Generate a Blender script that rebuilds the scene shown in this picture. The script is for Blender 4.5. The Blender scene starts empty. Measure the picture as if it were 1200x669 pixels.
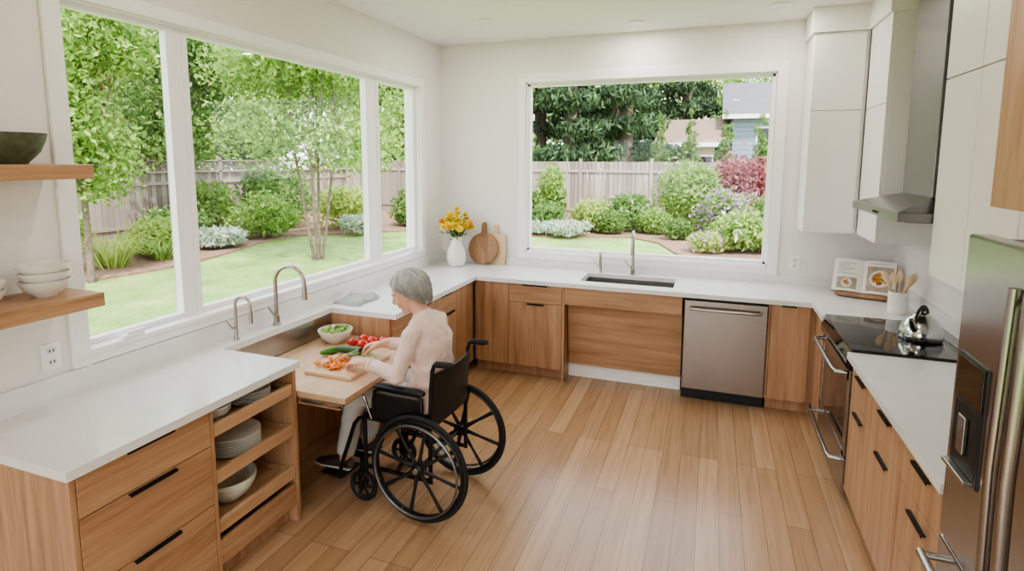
import bpy, bmesh, math, random
import numpy as np
from mathutils import Vector, Matrix
random.seed(3)
D=bpy.data; COL=bpy.context.collection; SC=bpy.context.scene
XF=[Matrix.Identity(4)]
# ---------------------------------------------------------------- materials
def lin(c):
    c=[x/255. for x in c]
    return tuple((x/12.92 if x<=.04045 else ((x+.055)/1.055)**2.4) for x in c)+(1.,)
def newmat(name):
    m=D.materials.new(name); m.use_nodes=True
    nt=m.node_tree; return m,nt,nt.nodes['Principled BSDF'],nt.nodes['Material Output']
def coords(nt,scale,kind='Object'):
    tc=nt.nodes.new('ShaderNodeTexCoord'); mp=nt.nodes.new('ShaderNodeMapping')
    mp.inputs['Scale'].default_value=scale if hasattr(scale,'__len__') else (scale,)*3
    nt.links.new(tc.outputs[kind],mp.inputs['Vector']); return mp.outputs[0]
def noise(nt,vec,detail=3,rough=.5,dist=0,scale=1):
    n=nt.nodes.new('ShaderNodeTexNoise'); n.inputs['Scale'].default_value=scale; n.inputs['Detail'].default_value=detail
    n.inputs['Roughness'].default_value=rough; n.inputs['Distortion'].default_value=dist
    nt.links.new(vec,n.inputs['Vector']); return n.outputs['Fac']
def ramp(nt,fac,stops):
    r=nt.nodes.new('ShaderNodeValToRGB'); e=r.color_ramp.elements
    while len(e)<len(stops): e.new(.5)
    for i,(p,c) in enumerate(stops): e[i].position=p; e[i].color=c
    nt.links.new(fac,r.inputs[0]); return r.outputs[0]
def addbump(nt,b,h,strength=.2,dist=.01):
    bp=nt.nodes.new('ShaderNodeBump'); bp.inputs['Strength'].default_value=strength; bp.inputs['Distance'].default_value=dist
    nt.links.new(h,bp.inputs['Height']); nt.links.new(bp.outputs[0],b.inputs['Normal'])
def sc(c,k): return tuple(min(1,x*k) for x in c[:3])+(1.,)
def M(name,col,rough=.5,metal=0,var=.08,scale=8,bump=0,bscale=60,coat=0,sss=0,spec=.5):
    m,nt,b,o=newmat(name); c=lin(col)
    f=noise(nt,coords(nt,scale)); nt.links.new(ramp(nt,f,[(.3,sc(c,1-var)),(.7,sc(c,1+var))]),b.inputs['Base Color'])
    b.inputs['Roughness'].default_value=rough; b.inputs['Metallic'].default_value=metal
    b.inputs['Coat Weight'].default_value=coat; b.inputs['Specular IOR Level'].default_value=spec
    if sss: b.inputs['Subsurface Weight'].default_value=sss; b.inputs['Subsurface Radius'].default_value=(.02,.008,.004)
    if bump: addbump(nt,b,noise(nt,coords(nt,bscale),2),bump)
    return m
def wood(name,grain,c0,c1,c2,rough=.42,along=1.3,across=18):
    m,nt,b,o=newmat(name)
    s=[across]*3; s['xyz'.index(grain)]=along
    f=noise(nt,coords(nt,s),6,.62,.5)
    s2=[across*7]*3; s2['xyz'.index(grain)]=along*3
    f2=noise(nt,coords(nt,s2),3,.6)
    mx=nt.nodes.new('ShaderNodeMath'); mx.operation='MULTIPLY_ADD'; mx.inputs[1].default_value=.45; nt.links.new(f2,mx.inputs[0]); nt.links.new(f,mx.inputs[2])
    nt.links.new(ramp(nt,mx.outputs[0],[(.42,lin(c0)),(.68,lin(c1)),(.98,lin(c2))]),b.inputs['Base Color'])
    b.inputs['Roughness'].default_value=rough; addbump(nt,b,f2,.06,.003)
    return m
WC=((138,100,74),(178,137,105),(198,160,129))
WV=wood('oak_vertical','z',*WC); WY=wood('oak_along_run','y',*WC); WX=wood('oak_across','x',*WC)
WIN=wood('oak_interior','y',(172,132,100),(196,157,124),(210,174,142))
WBL=wood('maple_block','y',(188,152,118),(204,169,137),(216,184,154),across=14)
WCB=wood('cutting_maple','x',(202,166,128),(216,182,146),(226,196,162))
WDK=wood('acacia','z',(116,80,56),(154,112,80),(186,146,110),across=14)
WALL=M('wall_paint',(238,233,230),.85,var=.01,bump=.02,bscale=200)
CEIL=M('ceiling_paint',(243,239,239),.9,var=.01)
TRIM=M('trim_white',(247,245,245),.45,var=.01)
LACQ=M('white_lacquer',(241,238,236),.4,var=.01)
BLK=M('black_metal',(26,26,27),.4,.3)
BLP=M('black_plastic',(22,22,23),.45)
RUB=M('black_rubber',(28,28,29),.75)
VINYL=M('black_vinyl',(20,20,22),.42,bump=.15,bscale=90)
CHR=M('chrome',(205,206,208),.15,1,var=.02)
BGL=M('black_glass',(12,12,13),.06,0,coat=.5)
CER=M('ceramic_white',(238,235,229),.28,var=.02,coat=.3)
CERG=M('stoneware_green',(86,92,74),.5,var=.25,scale=40)
SKIN=M('skin',(218,170,148),.5,var=.04,scale=20,sss=.12)
def steel(name,ax,col=(190,188,184),r=.3):
    m,nt,b,o=newmat(name); s=[300]*3; s['xyz'.index(ax)]=3
    f=noise(nt,coords(nt,s),2); c=lin(col)
    nt.links.new(ramp(nt,f,[(.2,sc(c,.93)),(.8,sc(c,1.05))]),b.inputs['Base Color'])
    b.inputs['Metallic'].default_value=.97; b.inputs['Roughness'].default_value=r; addbump(nt,b,f,.03,.001); return m
SX=steel('brushed_steel_x','x',(176,172,168)); SDW=steel('brushed_steel_door','x',(152,143,136),.26); SY=steel('brushed_steel_y','y',(176,174,172),.26); SZ=steel('brushed_steel_z','z',(162,158,156),.22); NIC=steel('brushed_nickel','z',(172,166,160),.26)
SHD=steel('hood_steel','y',(130,129,129),.26); SCH=steel('chimney_steel','z',(124,123,123),.24)
def quartz():
    m,nt,b,o=newmat('white_quartz'); 
    f=noise(nt,coords(nt,60),3,.6); g=noise(nt,coords(nt,2.5),5,.6,1)
    a=nt.nodes.new('ShaderNodeMath'); a.operation='MULTIPLY_ADD'; a.inputs[1].default_value=.4; nt.links.new(f,a.inputs[0]); nt.links.new(g,a.inputs[2])
    nt.links.new(ramp(nt,a.outputs[0],[(.4,lin((228,226,225))),(.9,lin((237,235,235)))]),b.inputs['Base Color'])
    b.inputs['Roughness'].default_value=.14; return m
QZ=quartz()
def floormat():
    m,nt,b,o=newmat('oak_floor_planks')
    tc=nt.nodes.new('ShaderNodeTexCoord'); sp=nt.nodes.new('ShaderNodeSeparateXYZ'); cb=nt.nodes.new('ShaderNodeCombineXYZ')
    nt.links.new(tc.outputs['Object'],sp.inputs[0]); nt.links.new(sp.outputs[1],cb.inputs[0]); nt.links.new(sp.outputs[0],cb.inputs[1])
    br=nt.nodes.new('ShaderNodeTexBrick'); br.offset=.37; br.offset_frequency=3
    nt.links.new(cb.outputs[0],br.inputs['Vector'])
    for k,v in (('Scale',1.),('Mortar Size',.0012),('Mortar Smooth',.1),('Bias',0.),('Brick Width',1.5),('Row Height',.112)): br.inputs[k].default_value=v
    br.inputs['Color1'].default_value=lin((172,136,104)); br.inputs['Color2'].default_value=lin((198,162,129)); br.inputs['Mortar'].default_value=lin((112,82,58))
    g=noise(nt,coords(nt,(30,1.4,1)),7,.6,.8); gc=ramp(nt,g,[(.3,(.80,.77,.74,1)),(.55,(1,1,1,1)),(.8,(1.05,1.05,1.05,1))])
    mx=nt.nodes.new('ShaderNodeMix'); mx.data_type='RGBA'; mx.blend_type='MULTIPLY'; mx.inputs[0].default_value=1
    nt.links.new(br.outputs['Color'],mx.inputs[6]); nt.links.new(gc,mx.inputs[7]); nt.links.new(mx.outputs[2],b.inputs['Base Color'])
    b.inputs['Roughness'].default_value=.25; addbump(nt,b,g,.04,.002); return m
FLOOR=floormat()
def glassmat():
    m,nt,b,o=newmat('window_glass'); nt.nodes.remove(b)
    t=nt.nodes.new('ShaderNodeBsdfTransparent'); g=nt.nodes.new('ShaderNodeBsdfGlossy'); g.inputs['Roughness'].default_value=.01
    x=nt.nodes.new('ShaderNodeMixShader'); x.inputs[0].default_value=.012
    nt.links.new(t.outputs[0],x.inputs[1]); nt.links.new(g.outputs[0],x.inputs[2]); nt.links.new(x.outputs[0],o.inputs[0]); return m
GLASS=glassmat()
def island(name,c0,c1,c2=None,rough=.6,trans=0):
    m,nt,b,o=newmat(name); g=nt.nodes.new('ShaderNodeNewGeometry')
    st=[(0,lin(c0)),(1,lin(c1))] if c2 is None else [(0,lin(c0)),(.6,lin(c1)),(1,lin(c2))]
    c=ramp(nt,g.outputs['Random Per Island'],st); nt.links.new(c,b.inputs['Base Color']); b.inputs['Roughness'].default_value=rough
    b.inputs['Specular IOR Level'].default_value=.25
    if trans:
        t=nt.nodes.new('ShaderNodeBsdfTranslucent'); nt.links.new(c,t.inputs[0]); x=nt.nodes.new('ShaderNodeMixShader'); x.inputs[0].default_value=trans
        nt.links.new(b.outputs[0],x.inputs[1]); nt.links.new(t.outputs[0],x.inputs[2]); nt.links.new(x.outputs[0],o.inputs[0])
    return m
LF1=island('leaves_bright',(108,140,70),(154,184,96),(192,210,136),trans=.5)
LF2=island('leaves_mid',(80,112,60),(122,154,84),(162,186,114),trans=.45)
LF3=island('leaves_conifer',(44,66,46),(76,100,68),(106,130,88),trans=.2)
LF4=island('leaves_yellowgreen',(154,176,90),(194,208,122),trans=.45)
LF5=island('leaves_silver',(156,172,148),(192,202,182),trans=.3)
LFR=island('leaves_red',(120,66,74),(164,96,98),(192,134,120),trans=.35)
LFP=island('petals_purple',(164,120,196),(214,176,226),trans=.3)
LFK=island('petals_magenta',(196,110,150),(226,160,190),trans=.3)
LFW=island('petals_white',(232,228,210),(250,248,240),trans=.3)
LFO=island('petals_pink',(222,140,130),(240,180,164),trans=.3)
FEN=island('fence_cedar',(136,124,114),(160,148,138),(182,170,160),.85)
BARK=M('bark',(116,102,90),.9,var=.25,scale=20,bump=.5,bscale=30)
# ---------------------------------------------------------------- mesh data helpers
def boxd(x0,x1,y0,y1,z0,z1):
    v=[(x,y,z) for x in (x0,x1) for y in (y0,y1) for z in (z0,z1)]
    return v,[(0,1,3,2),(4,6,7,5),(0,4,5,1),(2,3,7,6),(0,2,6,4),(1,5,7,3)]
def join(ds):
    V=[];F=[]
    for v,f in ds:
        o=len(V); V+=list(v); F+=[tuple(i+o for i in q) for q in f]
    return V,F
def loftd(pts,radii,seg=14,ref=None,rnd=False,closed=False):
    P=[Vector(p) for p in pts]; n=len(P)
    if not hasattr(radii,'__len__'): radii=[radii]*n
    Rr=[(r,r) if not hasattr(r,'__len__') else tuple(r) for r in radii]
    T=[]
    for i in range(n):
        if closed: t=P[(i+1)%n]-P[i-1]
        else: t=P[min(i+1,n-1)]-P[max(i-1,0)]
        T.append(t.normalized())
    if rnd and not closed:
        e=[];er=[];et=[]
        for th in (85,60,30): 
            th=math.radians(th); m=min(Rr[0]); e.append(P[0]-T[0]*m*math.sin(th)); er.append((Rr[0][0]*math.cos(th),Rr[0][1]*math.cos(th))); et.append(T[0])
        e2=[];er2=[];et2=[]
        for th in (30,60,85):
            th=math.radians(th); m=min(Rr[-1]); e2.append(P[-1]+T[-1]*m*math.sin(th)); er2.append((Rr[-1][0]*math.cos(th),Rr[-1][1]*math.cos(th))); et2.append(T[-1])
        P=e+P+e2; Rr=er+Rr+er2; T=et+T+et2; n=len(P)
    V=[];F=[]
    a=None
    for i in range(n):
        t=T[i]
        if ref is not None:
            a=Vector(ref)-t*Vector(ref).dot(t)
        elif a is None:
            h=Vector((0,0,1)) if abs(t.z)<.9 else Vector((1,0,0)); a=h-t*h.dot(t)
        else: a=a-t*a.dot(t)
        a.normalize(); b=t.cross(a)
        for k in range(seg):
            th=2*math.pi*k/seg; V.append(tuple(P[i]+a*math.cos(th)*Rr[i][0]+b*math.sin(th)*Rr[i][1]))
    for i in range(n if closed else n-1):
        j=(i+1)%n
        for k in range(seg):
            l=(k+1)%seg; F.append((i*seg+k,i*seg+l,j*seg+l,j*seg+k))
    if not closed: F.append(tuple(range(seg))[::-1]); F.append(tuple((n-1)*seg+k for k in range(seg)))
    return V,F
def cyld(p0,p1,r0,r1=None,seg=20): return loftd([p0,p1],[r0,r0 if r1 is None else r1],seg)
def lathed(prof,loc=(0,0,0),seg=40):
    V=[];F=[];n=len(prof)
    for r,z in prof:
        for k in range(seg):
            th=2*math.pi*k/seg; V.append((loc[0]+r*math.cos(th),loc[1]+r*math.sin(th),loc[2]+z))
    for i in range(n-1):
        for k in range(seg):
            l=(k+1)%seg; F.append((i*seg+k,i*seg+l,(i+1)*seg+l,(i+1)*seg+k))
    if prof[0][0]>1e-4: F.append(tuple(range(seg))[::-1])
    if prof[-1][0]>1e-4: F.append(tuple((n-1)*seg+k for k in range(seg)))
    return V,F
def elld(c,r,seg=20,rings=12,rot=None):
    V=[];F=[]
    for i in range(rings+1):
        ph=math.pi*i/rings
        for k in range(seg):
            th=2*math.pi*k/seg; p=Vector((r[0]*math.sin(ph)*math.cos(th),r[1]*math.sin(ph)*math.sin(th),r[2]*math.cos(ph)))
            if rot: p=rot@p
            V.append((c[0]+p.x,c[1]+p.y,c[2]+p.z))
    for i in range(rings):
        for k in range(seg):
            l=(k+1)%seg; F.append((i*seg+k,(i+1)*seg+k,(i+1)*seg+l,i*seg+l))
    return V,F
def torusd(c,axis,R,r,seg=48,s2=10,flat=None):
    ax=Vector(axis).normalized(); h=Vector((0,0,1)) if abs(ax.z)<.9 else Vector((1,0,0)); u=(h-ax*h.dot(ax)).normalized(); w=ax.cross(u)
    pts=[Vector(c)+u*R*math.cos(2*math.pi*i/seg)+w*R*math.sin(2*math.pi*i/seg) for i in range(seg)]
    return loftd(pts,[(r if flat is None else flat,r)]*seg,s2,ref=axis,closed=True)
def E(name,loc=(0,0,0)):
    o=D.objects.new(name,None); o.empty_display_size=.1; o.location=(XF[-1]@Vector(loc)); COL.objects.link(o); return o
def ob(name,ds,mat,parent=None,bevel=0,smooth=False,ang=40):
    v,f=join(ds) if isinstance(ds,list) else ds
    X=XF[-1]; v=[tuple(X@Vector(p)) for p in v]
    me=D.meshes.new(name); me.from_pydata(v,[],f); me.materials.append(mat); me.validate(); 
    bm=bmesh.new(); bm.from_mesh(me); bmesh.ops.remove_doubles(bm,verts=bm.verts,dist=1e-6); bmesh.ops.recalc_face_normals(bm,faces=bm.faces); bm.to_mesh(me); bm.free()
    o=D.objects.new(name,me); COL.objects.link(o)
    if parent is not None: o.parent=parent; o.matrix_parent_inverse=Matrix.Translation(-parent.location)
    if smooth:
        me.polygons.foreach_set('use_smooth',[True]*len(me.polygons))
        try: me.set_sharp_from_angle(angle=math.radians(ang))
        except Exception: pass
    if bevel:
        b=o.modifiers.new('bev','BEVEL'); b.width=bevel; b.segments=2; b.limit_method='ANGLE'
    return o
def box(name,x0,x1,y0,y1,z0,z1,mat,parent=None,bevel=.002):
    return ob(name,boxd(x0,x1,y0,y1,z0,z1),mat,parent,bevel)
def arc(c,u,v,R,a0,a1,n=12):
    c,u,v=Vector(c),Vector(u),Vector(v)
    return [c+u*R*math.cos(math.radians(a0+(a1-a0)*i/n))+v*R*math.sin(math.radians(a0+(a1-a0)*i/n)) for i in range(n+1)]
# ---------------------------------------------------------------- camera
cx,cy,cz=2.580,-5.076,1.879; yaw,pi_,fpx,roll,shv=-.345,.119,651.97,.004,-67.8
F=Vector((math.sin(yaw)*math.cos(pi_),math.cos(yaw)*math.cos(pi_),-math.sin(pi_))); R=Vector((math.cos(yaw),-math.sin(yaw),0)); U=R.cross(F)
R,U=R*math.cos(roll)+U*math.sin(roll),U*math.cos(roll)-R*math.sin(roll)
cam=D.cameras.new('camera'); cam.sensor_width=36; cam.lens=fpx/1200*36; cam.shift_y=shv/1200; cam.clip_start=.05; cam.clip_end=300
co=D.objects.new('camera',cam); COL.objects.link(co)
m=Matrix((R,U,-F)).transposed().to_4x4(); m.translation=(cx,cy,cz); co.matrix_world=m; SC.camera=co
# ---------------------------------------------------------------- room
H=3.0; W=3.95; YB=-7.2
box('floor',-.15,W+.15,YB,.15,-.1,0,FLOOR,bevel=0)
box('ceiling',-.5,W+.5,YB-.3,.5,H,H+.2,CEIL,bevel=0)
oy0,oy1,oz0,oz1=-3.465,-.45,1.04,2.555
ob('wall_left',[boxd(-.15,0,YB,oy0,0,H),boxd(-.15,0,oy1,.15,0,H),boxd(-.15,0,oy0,oy1,0,oz0),boxd(-.15,0,oy0,oy1,oz1,H)],WALL)
bx0,bx1,bz0,bz1=.893,3.037,1.01,2.607
ob('wall_back',[boxd(0,bx0,0,.15,0,H),boxd(bx1,W+.15,0,.15,0,H),boxd(bx0,bx1,0,.15,0,bz0),boxd(bx0,bx1,0,.15,bz1,H)],WALL)
box('wall_right',W,W+.15,YB,0,0,H,WALL,bevel=0)
ob('wall_rear_baffle',[boxd(0,.5,YB,YB+.15,0,H),boxd(3.45,W,YB,YB+.15,0,H),boxd(.5,3.45,YB,YB+.15,2.35,H)],WALL)  # unseen wall with opening, added to cut fill light from the rear
# left window
wn=E('window_1',(0,-1.9,1.8))
c=.018
ob('casing',[boxd(0,c,-3.535,oy0,.975,2.62),boxd(0,c,oy1,-.38,.975,2.62),boxd(0,c,oy0,oy1,oz1,2.62),boxd(0,c,oy0,oy1,.975,oz0)],TRIM,wn,.003)
ob('stool',[boxd(-.1,.03,oy0-.04,oy1+.04,oz0-.02,oz0+.004)],TRIM,wn,.004)
ob('jamb',[boxd(-.15,0,oy0,oy0+.006,oz0,oz1),boxd(-.15,0,oy1-.006,oy1,oz0,oz1),boxd(-.15,0,oy0,oy1,oz1-.006,oz1)],TRIM,wn)
def sash(p,y0,y1,z0,z1,w=.045,xx=-.09):
    ob('sash',[boxd(xx,xx+.05,y0,y0+w,z0,z1),boxd(xx,xx+.05,y1-w,y1,z0,z1),boxd(xx,xx+.05,y0+w,y1-w,z0,z0+w),boxd(xx,xx+.05,y0+w,y1-w,z1-w,z1)],TRIM,p,.004)
    ob('glass',boxd(xx+.02,xx+.026,y0+w*.8,y1-w*.8,z0+w*.8,z1-w*.8),GLASS,p)
sash(wn,oy0+.005,-2.915,oz0,oz1,.030); sash(wn,-2.860,-1.19,oz0,oz1,.033); sash(wn,-1.085,oy1-.005,oz0,oz1,.037)
ob('mullion',[boxd(-.12,-.045,-2.917,-2.858,oz0,oz1),boxd(-.12,-.045,-1.192,-1.083,oz0,oz1)],TRIM,wn,.004)
for yy in (-3.27,-.62):
    ob('crank_handle',[boxd(.0,.035,yy-.05,yy+.05,oz0+.004,oz0+.022),boxd(.012,.028,yy-.03,yy+.06,oz0+.022,oz0+.036)],TRIM,wn,.006)
# back window
wn=E('window_2',(2,0,1.8)); c=-.018
ob('casing',[boxd(.82,bx0,c,0,.94,2.69),boxd(bx1,3.12,c,0,.94,2.69),boxd(bx0,bx1,c,0,bz1,2.69),boxd(bx0,bx1,c,0,.94,bz0)],TRIM,wn,.003)
w=.034
ob('sash',[boxd(bx0,bx0+w,.03,.1,bz0,bz1),boxd(bx1-w,bx1,.03,.1,bz0,bz1),boxd(bx0,bx1,.03,.1,bz0,bz0+w),boxd(bx0,bx1,.03,.1,bz1-w,bz1)],TRIM,wn,.004)
ob('jamb',[boxd(bx0,bx0+.01,0,.15,bz0,bz1),boxd(bx1-.01,bx1,0,.15,bz0,bz1),boxd(bx0,bx1,0,.15,bz0,bz0+.01),boxd(bx0,bx1,0,.15,bz1-.01,bz1)],TRIM,wn)
ob('glass',boxd(bx0+.02,bx1-.02,.06,.066,bz0+.02,bz1-.02),GLASS,wn)
# downlights: back-run ones visible, nearer ones unseen and added for fill light
EM,nt,b_,o_=newmat('lamp_lens'); b_.inputs['Emission Color'].default_value=(1,.97,.93,1); b_.inputs['Emission Strength'].default_value=1.2
for x,y in ((.81,-.79),(1.95,-.35),(2.98,-.53),(.9,-3.2),(2.6,-3.2),(1.7,-5.2),(2.9,-5.8)):
    e=E('downlight_or_fill',(x,y,H)); ob('ring',lathed([(.045,-.001),(.062,-.001),(.062,-.008),(.045,-.004)],(x,y,H),24),TRIM,e)
    ob('lens',lathed([(.046,-.003),(.0,-.003)],(x,y,H),24),EM,e)
    l=D.lights.new('lamp','AREA'); l.shape='DISK'; l.size=.1; l.energy=4; l.color=(1,.94,.89); lo=D.objects.new('lamp',l); COL.objects.link(lo); lo.location=(x,y,H-.012); lo.parent=e; lo.matrix_parent_inverse=Matrix.Translation(-e.location)
# ---------------------------------------------------------------- counters
CH=.87; CT=.835; e0=.002; WR=W-.002
ctop=ob('countertop',[boxd(e0,.65,-3.97,-2.88,CT,CH),boxd(e0,.14,-2.88,-1.97,CT,CH),boxd(e0,.65,-1.97,-.65,CT,CH),boxd(e0,1.55,-.65,-e0,CT,CH),
 boxd(1.55,2.32,-.65,-.50,CT,CH),boxd(1.55,2.32,-.14,-e0,CT,CH),boxd(2.32,WR,-.65,-e0,CT,CH),boxd(3.30,WR,-.99,-.65,CT,CH),boxd(3.30,WR,-3.06,-1.75,CT,CH),
 boxd(e0,.018,-3.97,-e0,CH,.972),boxd(.018,WR,-.018,-e0,CH,.94),boxd(W-.015,WR,-3.06,-.018,CH,.972)],QZ)
# sink
s=E('kitchen_sink',(1.93,-.32,.75))
ob('basin',[boxd(1.54,1.56,-.51,-.13,.64,CT),boxd(2.31,2.33,-.51,-.13,.64,CT),boxd(1.54,2.33,-.52,-.50,.64,CT),boxd(1.54,2.33,-.14,-.12,.64,CT),boxd(1.54,2.33,-.52,-.12,.63,.65)],SX,s)
ob('drain',lathed([(.0,.653),(.04,.653),(.045,.651)],(1.93,-.3,0),24),CHR,s,smooth=True)
# cabinet fronts ------------------------------------------------------
def fr(p,side,a0,a1,z0,z1,mat,g=.0022,name='front'):
    if side=='L': box(name,.60,.622,a0+g,a1-g,z0+g,z1-g,mat,p,.0015)
    if side=='B': box(name,a0+g,a1-g,-.622,-.60,z0+g,z1-g,mat,p,.0015)
    if side=='R': box(name,3.33,3.352,a0+g,a1-g,z0+g,z1-g,mat,p,.0015)
def hd(p,side,a0,a1,z):
    h=.010
    if side=='L': ob('pull',[boxd(.618,.638,a0,a1,z-.003,z+.001),boxd(.635,.638,a0,a1,z-h,z+.001)],BLK,p,.001)
    if side=='B': ob('pull',[boxd(a0,a1,-.638,-.618,z-.003,z+.001),boxd(a0,a1,-.638,-.635,z-h,z+.001)],BLK,p,.001)
    if side=='R': ob('pull',[boxd(3.314,3.334,a0,a1,z-.003,z+.001),boxd(3.314,3.317,a0,a1,z-h,z+.001)],BLK,p,.001)
def carc(p,side,a0,a1,mat=None):
    mat=mat or WV
    if side=='L': box('carcass',.03,.60,a0,a1,.10,CT,mat,p); box('toe_kick',.03,.55,a0,a1,0,.10,mat,p)
    if side=='B': box('carcass',a0,a1,-.60,-.02,.10,CT,mat,p); box('toe_kick',a0,a1,-.55,-.02,0,.10,mat,p)
    if side=='R': box('carcass',3.352,W-.01,a0,a1,.10,CT,mat,p); box('toe_kick',3.40,W-.01,a0,a1,0,.10,mat,p)
# near-left drawers
c1=E('drawer_base_cabinet',(.3,-3.7,.4)); carc(c1,'L',-3.93,-3.40); box('end_panel',.004,.622,-3.95,-3.93,0,CT,WV,c1)
for z0,z1 in ((.67,CT),(.405,.67),(.10,.405)):
    fr(c1,'L',-3.93,-3.40,z0,z1,WY); hd(c1,'L',-3.76,-3.57,z1-.006)
# open shelf unit
c2=E('open_shelf_base_cabinet',(.3,-3.1,.4))
ob('carcass',[boxd(.02,.62,-3.40,-3.38,0.0,CT),boxd(.02,.62,-2.90,-2.88,0.0,CT),boxd(.02,.05,-3.38,-2.90,0,CT),boxd(.05,.56,-3.38,-2.90,.0,.09)],WV,c2,.001)
for z in (.715,.50,.27):
    ob('pull_out_shelf',[boxd(.06,.60,-3.375,-2.905,z-.014,z),boxd(.595,.615,-3.375,-2.905,z-.02,z+.038),boxd(.06,.6,-3.378,-3.366,z-.014,z+.03),boxd(.06,.6,-2.914,-2.902,z-.014,z+.03)],WIN,c2,.002)
box('bottom_front',.595,.615,-3.378,-2.902,.10,.215,WY,c2)
# desk opening
c3=E('lowered_worktop',(.5,-2.4,.7))
box('board',.145,.905,-2.865,-1.985,.668,.70,WBL,c3,.004)
ob('rails',[boxd(.145,.87,-2.86,-2.835,.63,.668),boxd(.145,.87,-2.015,-1.99,.63,.668),boxd(.84,.865,-2.835,-2.015,.635,.668)],WY,c3,.002)
box('side_slide',.62,.89,-2.872,-2.866,.645,.665,CHR,c3,.001)
box('back_panel',.12,.14,-2.88,-1.97,.0,.66,WV,c3); box('splash_panel',.128,.142,-2.878,-1.972,.70,CT,SY,c3,.001)
# far-left run
c4=E('base_cabinet',(.3,-1.3,.4)); carc(c4,'L',-1.97,-.62)
for a0,a1 in ((-1.95,-1.35),(-1.35,-.98)):
    fr(c4,'L',a0,a1,.67,CT,WY); fr(c4,'L',a0,a1,.10,.67,WV); hd(c4,'L',a1-.30,a1-.1,CT-.006); hd(c4,'L',a1-.2,a1-.06,.664)
fr(c4,'L',-.98,-.64,.10,CT,WV); 
# back run
c5=E('base_cabinet',(1,-.3,.4)); carc(c5,'B',.62,1.43)
fr(c5,'B',.64,.95,.10,CT,WV); fr(c5,'B',.95,1.43,.67,CT,WX); fr(c5,'B',.95,1.43,.10,.67,WV); hd(c5,'B',1.08,1.30,CT-.006); hd(c5,'B',1.12,1.27,.664)
box('side_panel',1.43,1.45,-.62,-.02,0,CT,WV,c5)
c6=E('sink_base_cabinet',(1.9,-.3,.5)); fr(c6,'B',1.45,2.40,.68,CT,WX,name='apron')
box('apron_back',1.45,2.40,-.60,-.56,.70,CT,WV,c6)
v=[(1.46,-.545,.70),(2.40,-.545,.70),(2.40,-.47,.12),(1.46,-.47,.12),(1.46,-.525,.70),(2.40,-.525,.70),(2.40,-.45,.12),(1.46,-.45,.12)]
ob('pipe_cover',(v,[(0,1,2,3),(4,7,6,5),(0,4,5,1),(3,2,6,7),(0,3,7,4),(1,5,6,2)]),WX,c6,.002)
ob('baseboard_back',[boxd(1.45,2.40,-.44,-.42,0,.16),boxd(1.45,2.40,-.446,-.42,0,.012)],TRIM,None,.003)
c7=E('base_cabinet',(3.2,-.3,.4)); carc(c7,'B',3.03,3.34); fr(c7,'B',3.03,3.30,.10,CT,WV); hd(c7,'B',3.10,3.20,CT-.006); box('filler_strip',3.015,3.03,-.62,-.02,.10,CT,WV,c7)
# dishwasher
dw=E('dishwasher',(2.72,-.3,.4)); box('body',2.41,3.013,-.60,-.03,.105,CT-.003,BLP,dw); box('door',2.416,3.01,-.645,-.60,.105,.815,SDW,dw,.005)
box('control_lip',2.416,3.01,-.63,-.60,.817,.831,BLP,dw); box('toe_kick',2.41,3.013,-.57,-.05,0,.105,BLP,dw)
ob('handle',[loftd([(2.46,-.645,.755),(2.462,-.68,.757),(2.52,-.69,.757),(2.71,-.692,.757),(2.90,-.69,.757),(2.963,-.68,.757),(2.965,-.645,.755)],[.011]*7,10)],SX,dw,smooth=True)
# right run
c8=E('base_cabinet',(3.6,-.8,.4)); carc(c8,'R',-.99,-.62); fr(c8,'R',-.98,-.64,.10,CT,WV)
for a0,a1 in ((-2.15,-1.76),(-2.60,-2.15),(-3.05,-2.60)):
    c9=E('drawer_base_cabinet',(3.6,a0,.4)); carc(c9,'R',a0,a1)
    for z0,z1 in ((.64,CT),(.10,.64)) if a0!=-3.05 else ((.64,CT),(.38,.64),(.10,.38)):
        fr(c9,'R',a0,a1,z0,z1,WV); m_=(a0+a1)/2; hd(c9,'R',m_-.08,m_+.08,z1-.05)
# range
rg=E('kitchen_range',(3.6,-1.37,.45)); y0,y1=-1.745,-.995
box('body',3.36,W-.02,y0,y1,.04,.862,BLP,rg); box('cooktop',3.32,3.86,y0,y1,.864,.884,BGL,rg,.004); box('rear_trim',3.86,W-.016,y0,y1,.86,.885,SY,rg)
v=[(3.30,y0,.775),(3.36,y0,.775),(3.36,y0,.876),(3.322,y0,.876),(3.30,y0,.82)]; n=5
v=v+[(a,y1,c_) for a,b,c_ in v]; ob('control_panel',(v,[tuple(range(n)),tuple(range(n,2*n))[::-1]]+[(i,(i+1)%n,(i+1)%n+n,i+n) for i in range(n)]),BGL,rg,.003)
ob('door_frame',[boxd(3.318,3.36,y0,y0+.045,.27,.765),boxd(3.318,3.36,y1-.045,y1,.27,.765),boxd(3.318,3.36,y0,y1,.70,.765),boxd(3.318,3.36,y0,y1,.27,.30)],SY,rg,.002)
box('door_glass',3.322,3.36,y0+.04,y1-.04,.29,.71,BGL,rg); box('warming_drawer',3.318,3.36,y0,y1,.06,.262,SY,rg,.004)
for z in (.735,.235):
    ob('handle',[loftd([(3.318,y0+.05,z),(3.262,y0+.055,z),(3.256,y0+.09,z),(3.254,-1.37,z),(3.256,y1-.09,z),(3.262,y1-.055,z),(3.318,y1-.05,z)],[.012]*7,10)],SY,rg,smooth=True)
RNG=M('burner_ring',(70,70,72),.3)
for x,y,r in ((3.46,-1.18,.085),(3.46,-1.56,.1),(3.71,-1.18,.07),(3.71,-1.56,.08)): ob('burner_mark',torusd((x,y,.8835),(0,0,1),r,.0015,40,6,.001),RNG,rg)
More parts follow.
